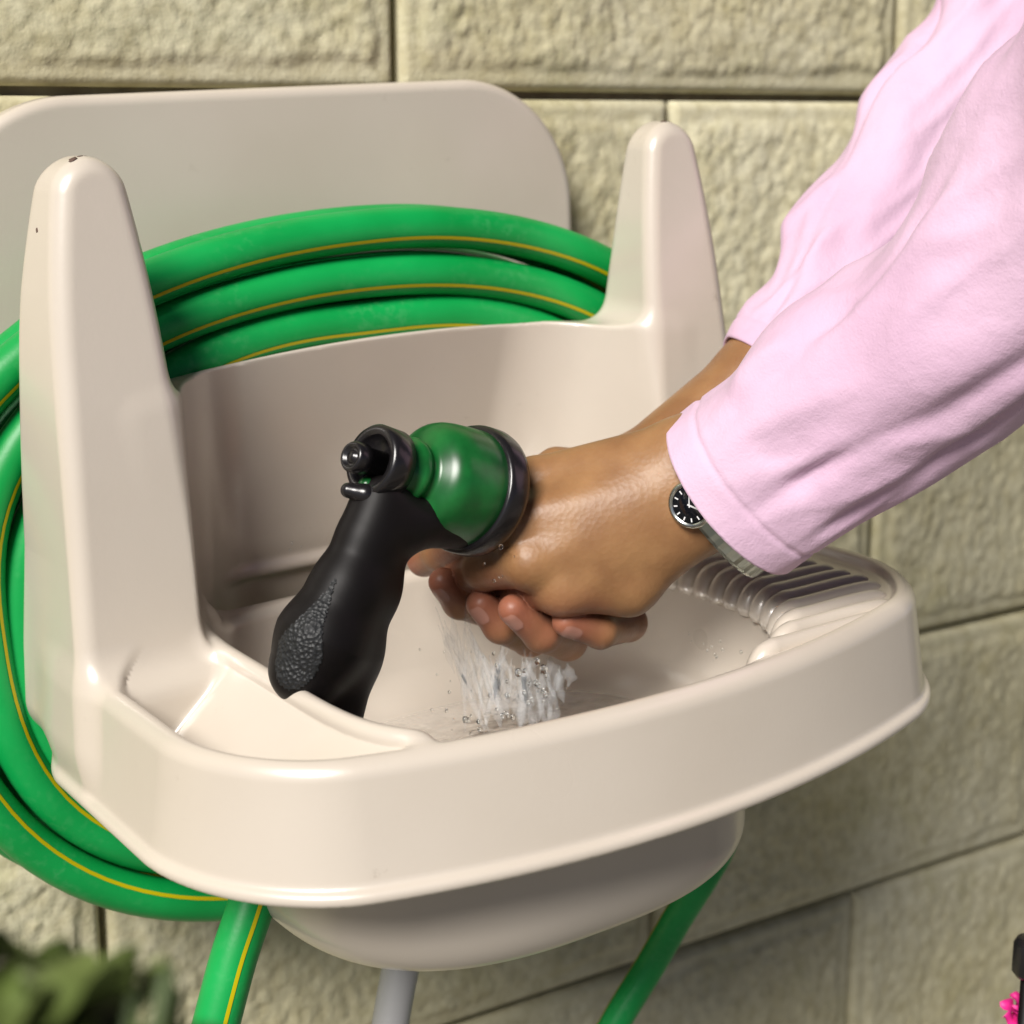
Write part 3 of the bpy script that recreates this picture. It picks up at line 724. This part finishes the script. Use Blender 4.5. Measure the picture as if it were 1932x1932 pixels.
fl = np.clip(1-(dist-0.006)/0.022, 0, 1)*0.75 + np.clip(1-(d2-0.01)/0.02, 0, 1)*0.25
at = bm_.attributes.new('flush', 'FLOAT', 'POINT'); at.data.foreach_set('value', np.clip(fl, 0, 1).astype(np.float32))
bodyo = link('body', bm_, M['skin'], person)
CAMD = -np.array([0.53, 0.811, -0.2477])
for f_ in FAR_FINGERS[:4]:
    tip, prev = np.array(f_[-1]), np.array(f_[-2])
    a = tip[:3]-prev[:3]; a /= np.linalg.norm(a)
    nrm = CAMD*0.8 - 0.45*np.array([0.83, -0.55, -0.04]) - 0.25*np.array([0.167, 0.186, 0.968]); nrm -= (nrm@a)*a; nrm /= np.linalg.norm(nrm); s_ = np.cross(a, nrm)
    Vn = []; Fn = []
    nu, nv = 7, 8
    for i in range(nv):
        for j in range(nu):
            q = (i/(nv-1)-0.5)*0.0095; w_ = (j/(nu-1)-0.5)*2
            hw = 0.0040*math.sqrt(max(0.02, 1-(abs(q)/0.0056)**3))
            lat = w_*hw
            rad = tip[3]*1.05
            hh = math.sqrt(max(rad*rad-lat*lat, 0))
            Vn.append(tip[:3]-a*0.0012+a*q*1.0+s_*lat+nrm*(hh-0.0016*(q/0.005)**2-0.0001))
    Vn = np.array(Vn, np.float32)
    for _ in range(4): Vn = Vn - nrm.astype(np.float32)*(body(Vn)-0.0004)[:, None]
    for i in range(nv-1):
        for j in range(nu-1):
            k = i*nu+j; Fn.append((k, k+1, k+nu+1, k+nu))
    link('fingernail', mesh('fingernail', Vn, Fn), M['nail'], bodyo)

def sleeve(name, spec, flat, seed, fold, label):
    P = np.array(spec)
    C = catmull(P[:, :3], 22); rad = catmull([np.array([q, 0, 0]) for q in P[:, 3]], 22)[:, 0]
    n = 96
    T, U, W = frames(C, CAMD)                   # U towards the camera side, W across the picture
    L = np.concatenate([[0], np.cumsum(np.linalg.norm(np.diff(C, axis=0), axis=1))])
    th = np.linspace(0, 2*math.pi, n, endpoint=False)
    V = []
    def ring(i, r, inset=0.0):
        out = []
        for t in th:
            c, s = math.cos(t), math.sin(t)
            u = L[i]
            q = Vector((c*1.1+seed, s*1.1, u*9+0.35*s))
            f1 = mnoise.noise(q*1.0)
            q2 = Vector((c*1.6+seed+5, s*1.6, u*24+1.1*s+0.8*c))
            f2 = mnoise.noise(q2)
            f3 = 1-abs(mnoise.noise(Vector((c*1.3+seed*2, s*1.3+9, u*16-1.6*s))))*2
            ease = min(1, 0.12+u/0.05)
            dsp = fold*ease*(1.0*f1+0.55*f2+0.35*max(0, f3-0.35)*2)
            up_ = max(0, -s)
            dsp += fold*ease*(0.75*math.sin(u*62+seed+2.0*c)*up_**1.5)
            for t0, sl, w_, am in ((0.15, 3.2, 0.16, -0.9), (0.75, 1.6, 0.13, -0.7), (-0.55, -4.0, 0.16, -0.7), (1.25, -2.0, 0.12, -0.5)):
                dt = (t - (t0 + sl*u + 0.25*mnoise.noise(Vector((u*14, t0*9, seed)))) + math.pi) % (2*math.pi) - math.pi
                dsp += am*1.35*fold*ease*math.exp(-(dt/(w_*0.72))**2)*(0.5+0.8*mnoise.noise(Vector((u*20+t0*30, seed, 1))))
            dsp -= 0.0011*math.exp(-((u-0.0145)/0.0012)**2)                     # hem stitching line
            rr = r+dsp-inset
            out.append(C[i]+U[i]*c*rr*flat+W[i]*s*rr-T[i]*max(0, c)*0.008*max(0, 1-u/0.06))
        return out
    nI = 10
    for k in range(nI, 0, -1): V += ring(k*2, rad[k*2]*0.985, 0.0022)      # inner face of the cuff
    V += ring(0, rad[0], 0.0012)
    V += [v for v in ring(0, rad[0], 0.0)]
    for i in range(1, len(C)): V += ring(i, rad[i])
    m_ = len(V)//n; F = []
    for i in range(m_-1):
        for j in range(n):
            F.append((i*n+j, i*n+(j+1) % n, (i+1)*n+(j+1) % n, (i+1)*n+j)[::-1])
    F.append(tuple(range((m_-1)*n, m_*n)))
    return link(name, mesh(name, V, F), M['cloth'], person)
sleeve('sleeve', NEAR_SLEEVE, 0.86, 3.1, 0.0060, None)
sleeve('sleeve', FAR_SLEEVE, 0.85, 8.4, 0.0060, None)

# ------------------------------------------------------------------ wristwatch
wc = np.array(WATCH[0][:3]); wr = WATCH[0][3]
T0 = np.array(NEAR_SLEEVE[2][:3])-np.array(NEAR_SLEEVE[0][:3]); T0 /= np.linalg.norm(T0)
U0 = CAMD-(CAMD@T0)*T0; U0 /= np.linalg.norm(U0); W0 = np.cross(T0, U0)
watch = empty('wristwatch', wc, 'small steel wristwatch with a black dial half under the pink cuff', 'watch', None, SINK)
wc = wc - T0*0.0082
th = np.linspace(0, 2*math.pi, 81)
def strap_pt(t, k=1.0): return wc + U0*math.cos(t)*0.0230*k + W0*math.sin(t)*0.0355*k
Vs = []; Fs = []
prof = [(-0.0045, 0.0000), (-0.0045, 0.0018), (-0.0030, 0.0026), (0.0030, 0.0026), (0.0045, 0.0018), (0.0045, 0.0000)]
ns = 80
for i in range(ns):
    t = 2*math.pi*i/ns
    c0 = strap_pt(t); out = U0*math.cos(t)*0.0355+W0*math.sin(t)*0.0230; out /= np.linalg.norm(out)
    for a, b in prof: Vs.append(c0+T0*a+out*(b+(0.0003 if i % 2 else 0)))
k = len(prof)
for i in range(ns):
    for j in range(k): Fs.append((i*k+j, ((i+1) % ns)*k+j, ((i+1) % ns)*k+(j+1) % k, i*k+(j+1) % k))
link('strap', mesh('strap', Vs, Fs, False), M['band'], watch)
tw = math.radians(-12) * (1 if (W0@np.array([0, 0, 1.])) < 0 else -1)
best = min(np.linspace(-1.2, 1.2, 121), key=lambda t: np.linalg.norm(strap_pt(t)+0*wc-np.array(WATCH[1][:3])))
cw = strap_pt(best); on = U0*math.cos(best)*0.0355+W0*math.sin(best)*0.0230; on /= np.linalg.norm(on)
on = on*0.95 - T0*0.22; on /= np.linalg.norm(on); cw = cw + on*0.0020 + T0*0.0020
case = link('watch_case', mesh('watch_case', *lathe([(0.0, 0.0092), (0.001, 0.0108), (0.0050, 0.0111), (0.0062, 0.0104), (0.0064, 0.0089), (0.0054, 0.0086), (0.0054, 0.0001)], cw, on, 40)), M['metal'], watch)
link('dial', mesh('dial', *lathe([(0.0050, 0.0085), (0.0057, 0.0085), (0.0057, 0.0001)], cw, on, 40)), M['dial'], watch)
ua = W0-(W0@on)*on; ua /= np.linalg.norm(ua); va = np.cross(on, ua)
def stick(a, r0, r1, w_, h_):
    d_ = ua*math.cos(a)+va*math.sin(a); s_ = np.cross(on, d_)
    b_ = cw+on*h_
    return [b_+d_*r0-s_*w_, b_+d_*r1-s_*w_, b_+d_*r1+s_*w_, b_+d_*r0+s_*w_], [(0, 1, 2, 3)]
for i in range(12):
    link('hour_mark', mesh('hour_mark', *stick(i*math.pi/6, 0.0060, 0.0078, 0.00032, 0.0060), False), M['white'], watch)
link('watch_hand', mesh('watch_hand', *stick(0.6, -0.001, 0.0048, 0.0004, 0.0062), False), M['white'], watch)
link('watch_hand', mesh('watch_hand', *stick(2.5, -0.001, 0.0060, 0.0003, 0.0063), False), M['white'], watch)

# ------------------------------------------------------------------ water
parts = []
for k, s in enumerate(WATER[:8]*6):
    P = np.array(s); j0 = rng.normal(0, 0.0055, 3); j1 = rng.normal(0, 0.006, 3); j0[2] *= 0.5; j1[2] = 0
    P[:, :3] += np.linspace(0, 1, len(P))[:, None]*j1 + np.linspace(1, 0, len(P))[:, None]*j0
    C = catmull(P[:, :3], 14); rad = np.interp(np.linspace(0, 1, len(C)), np.linspace(0, 1, len(P)), P[:, 3])*(0.45+1.0*rng.random())
    C = C + np.array([[mnoise.noise(Vector((i*0.13, k*7.7, j*3.1)))*0.0012 for j in range(3)] for i in range(len(C))])
    lo_, hi_ = sorted((rng.random()*0.35, 0.6+0.4*rng.random()))
    for i in range(len(C)):
        t = i/(len(C)-1)
        rad[i] *= (0.9+0.8*mnoise.noise(Vector((i*0.3, k*3.3, 0))))*min(1, max(0.05, 6*(t-lo_)), max(0.05, 6*(hi_-t)))
    i0, i1 = int(lo_*len(C)), int(hi_*len(C))
    parts.append(sweep(C[i0:i1], np.maximum(rad[i0:i1], 0.0003), (0.3, -1, 0.1), 8))
drops = []
for q in DROPS:
    for _ in range(3):
        o_ = rng.normal(0, 0.004, 3); s_ = 0.35+0.65*rng.random()
        drops.append(ball(np.array(q[:3])+o_, q[3]*s_*0.8, 8, 6, (1, 1, 1.25)))
tag(link('water_splash', mesh('water_splash', *joinVF(parts)), M['water']), 'clear water running off the hands and splashing into the bowl', 'water', None, 'stuff')
M['drop'] = M['pool'].copy(); M['drop'].name = 'water_drop'
tag(link('water_drops', mesh('water_drops', *joinVF(drops)), M['drop']), 'loose water drops flying off the hands and clinging to the bowl', 'water drops', None, 'stuff')
pp = []
n = 72
for k, r_ in enumerate((0.0, 0.33, 0.66, 0.9, 1.0)):
    for i in range(n):
        t = 2*math.pi*i/n; c, s = math.cos(t), math.sin(t)
        A, Bq = 0.124-0.0185, 0.112-0.0185
        rr = (abs(c/A)**2.5+abs(s/Bq)**2.5)**(-1/2.5)*max(r_, 0.001)
        pp.append((rr*c, -0.239+rr*s, -0.1195))
Fq = [(k*n+i, k*n+(i+1) % n, (k+1)*n+(i+1) % n, (k+1)*n+i) for k in range(4) for i in range(n)]
tag(link('water', mesh('water', pp, Fq), M['pool']), 'shallow water in the bottom of the sink bowl', None, None, 'structure')

# ------------------------------------------------------------------ foreground plant, flower, knob
def leaf_mesh(L, W_, seed):
    V = []; F = []; nu, nv = 7, 12
    for i in range(nv):
        t = i/(nv-1); w_ = W_*math.sin(math.pi*min(1, t*0.97+0.03))**0.8*(1-0.25*t)
        for j in range(nu):
            s = (j/(nu-1)-0.5)*2
            V.append((L*t, w_*s*0.5, 0.10*L*math.sin(t*2.2)-0.22*abs(s)*w_*(-1)+0.003*math.sin(9*t+seed)*s))
    for i in range(nv-1):
        for j in range(nu-1):
            k = i*nu+j; F.append((k, k+1, k+nu+1, k+nu))
    return mesh('leaf', V, F)
root = SINK @ Vector((LEAF[0][0]-0.03, LEAF[0][1]-0.0, LEAF[0][2]-0.20))
plant = empty('leafy_plant', root, 'out-of-focus dark green leafy plant in front of the wall at lower left', 'plant')
rnd = random.Random(4)
for k, q in enumerate(LEAF):
    c = SINK @ Vector(q[:3])
    lm = leaf_mesh(0.032+0.010*rnd.random(), 0.017, k)
    az = rnd.uniform(0, 6.28); el = rnd.uniform(-0.5, 0.2)
    mm_ = Matrix.Translation(c) @ Matrix.Rotation(az, 4, 'Z') @ Matrix.Rotation(-el, 4, 'Y') @ Matrix.Rotation(rnd.uniform(-0.6, 0.6), 4, 'X') @ Matrix.Translation((-0.02, 0, 0))
    lo_ = link('leaf', lm, M['leaf'], plant, mm_)
    b0 = mm_ @ Vector((0, 0, 0))
    C = catmull([tuple(root+Vector((rnd.uniform(-.01, .01), rnd.uniform(-.01, .01), 0))), tuple((root*0.5+b0*0.5)+Vector((0, 0, -0.02))), tuple(b0)], 6)
    link('stem', mesh('stem', *sweep(C, 0.0016, (1, 0.2, 0), 8)), M['stem'], plant, Matrix())
C = catmull([(root.x, root.y, 0), (root.x+0.02, root.y+0.01, root.z*0.5), tuple(root)], 8)
link('stem', mesh('stem', *sweep(C, 0.004, (1, 0.2, 0), 8)), M['stem'], plant, Matrix())

fc = SINK @ Vector(FLOWER[0][:3])
flower = empty('flowering_plant', (fc.x, fc.y, fc.z-0.12), 'pink flower peeping in at the lower right corner', 'flower')
for layer, (np_, L_, el) in enumerate(((9, 0.017, 0.35), (7, 0.013, 0.8), (5, 0.009, 1.15))):
    for i in range(np_):
        me = leaf_mesh(L_, L_*0.75, i); me.name = 'petal'
        mm_ = Matrix.Translation(fc) @ Matrix.Rotation(0.5, 4, 'X') @ Matrix.Rotation(i*6.283/np_+layer*0.3, 4, 'Z') @ Matrix.Rotation(-el, 4, 'Y')
        link('petal', me, M['petal'], flower, mm_)
C = catmull([(fc.x+0.04, fc.y-0.02, 0), (fc.x+0.02, fc.y-0.01, fc.z*0.6), tuple(fc)], 10)
link('stem', mesh('stem', *sweep(C, 0.0018, (1, 0.2, 0), 8)), M['stem'], flower, Matrix())
kc = SINK @ Vector(KNOB[0][:3])
v_, f_ = lathe([(-0.0115, 0.001), (-0.011, 0.0060), (-0.008, 0.0082), (0.007, 0.0082), (0.0100, 0.0066), (0.0115, 0.001)], (0, 0, 0), (0, 0, 1), 28)
pv, pf = lathe([(-0.9, 0.0035), (-0.010, 0.0035)], (0, 0, 0), (0, 0, 1), 16)
kn = empty('garden_stake', (kc.x, kc.y, 0), 'thin dark stake with a rounded black cap at the right edge above the pink flower', 'stake')
link('cap', mesh('cap', v_, f_), M['gloss_black'], kn, Matrix.Translation(kc))
link('rod', mesh('rod', *lathe([(0, 0.0035), (kc.z-0.010, 0.0035)], (kc.x, kc.y, 0), (0, 0, 1), 16)), M['black'], kn, Matrix())
bpy.context.view_layer.update()
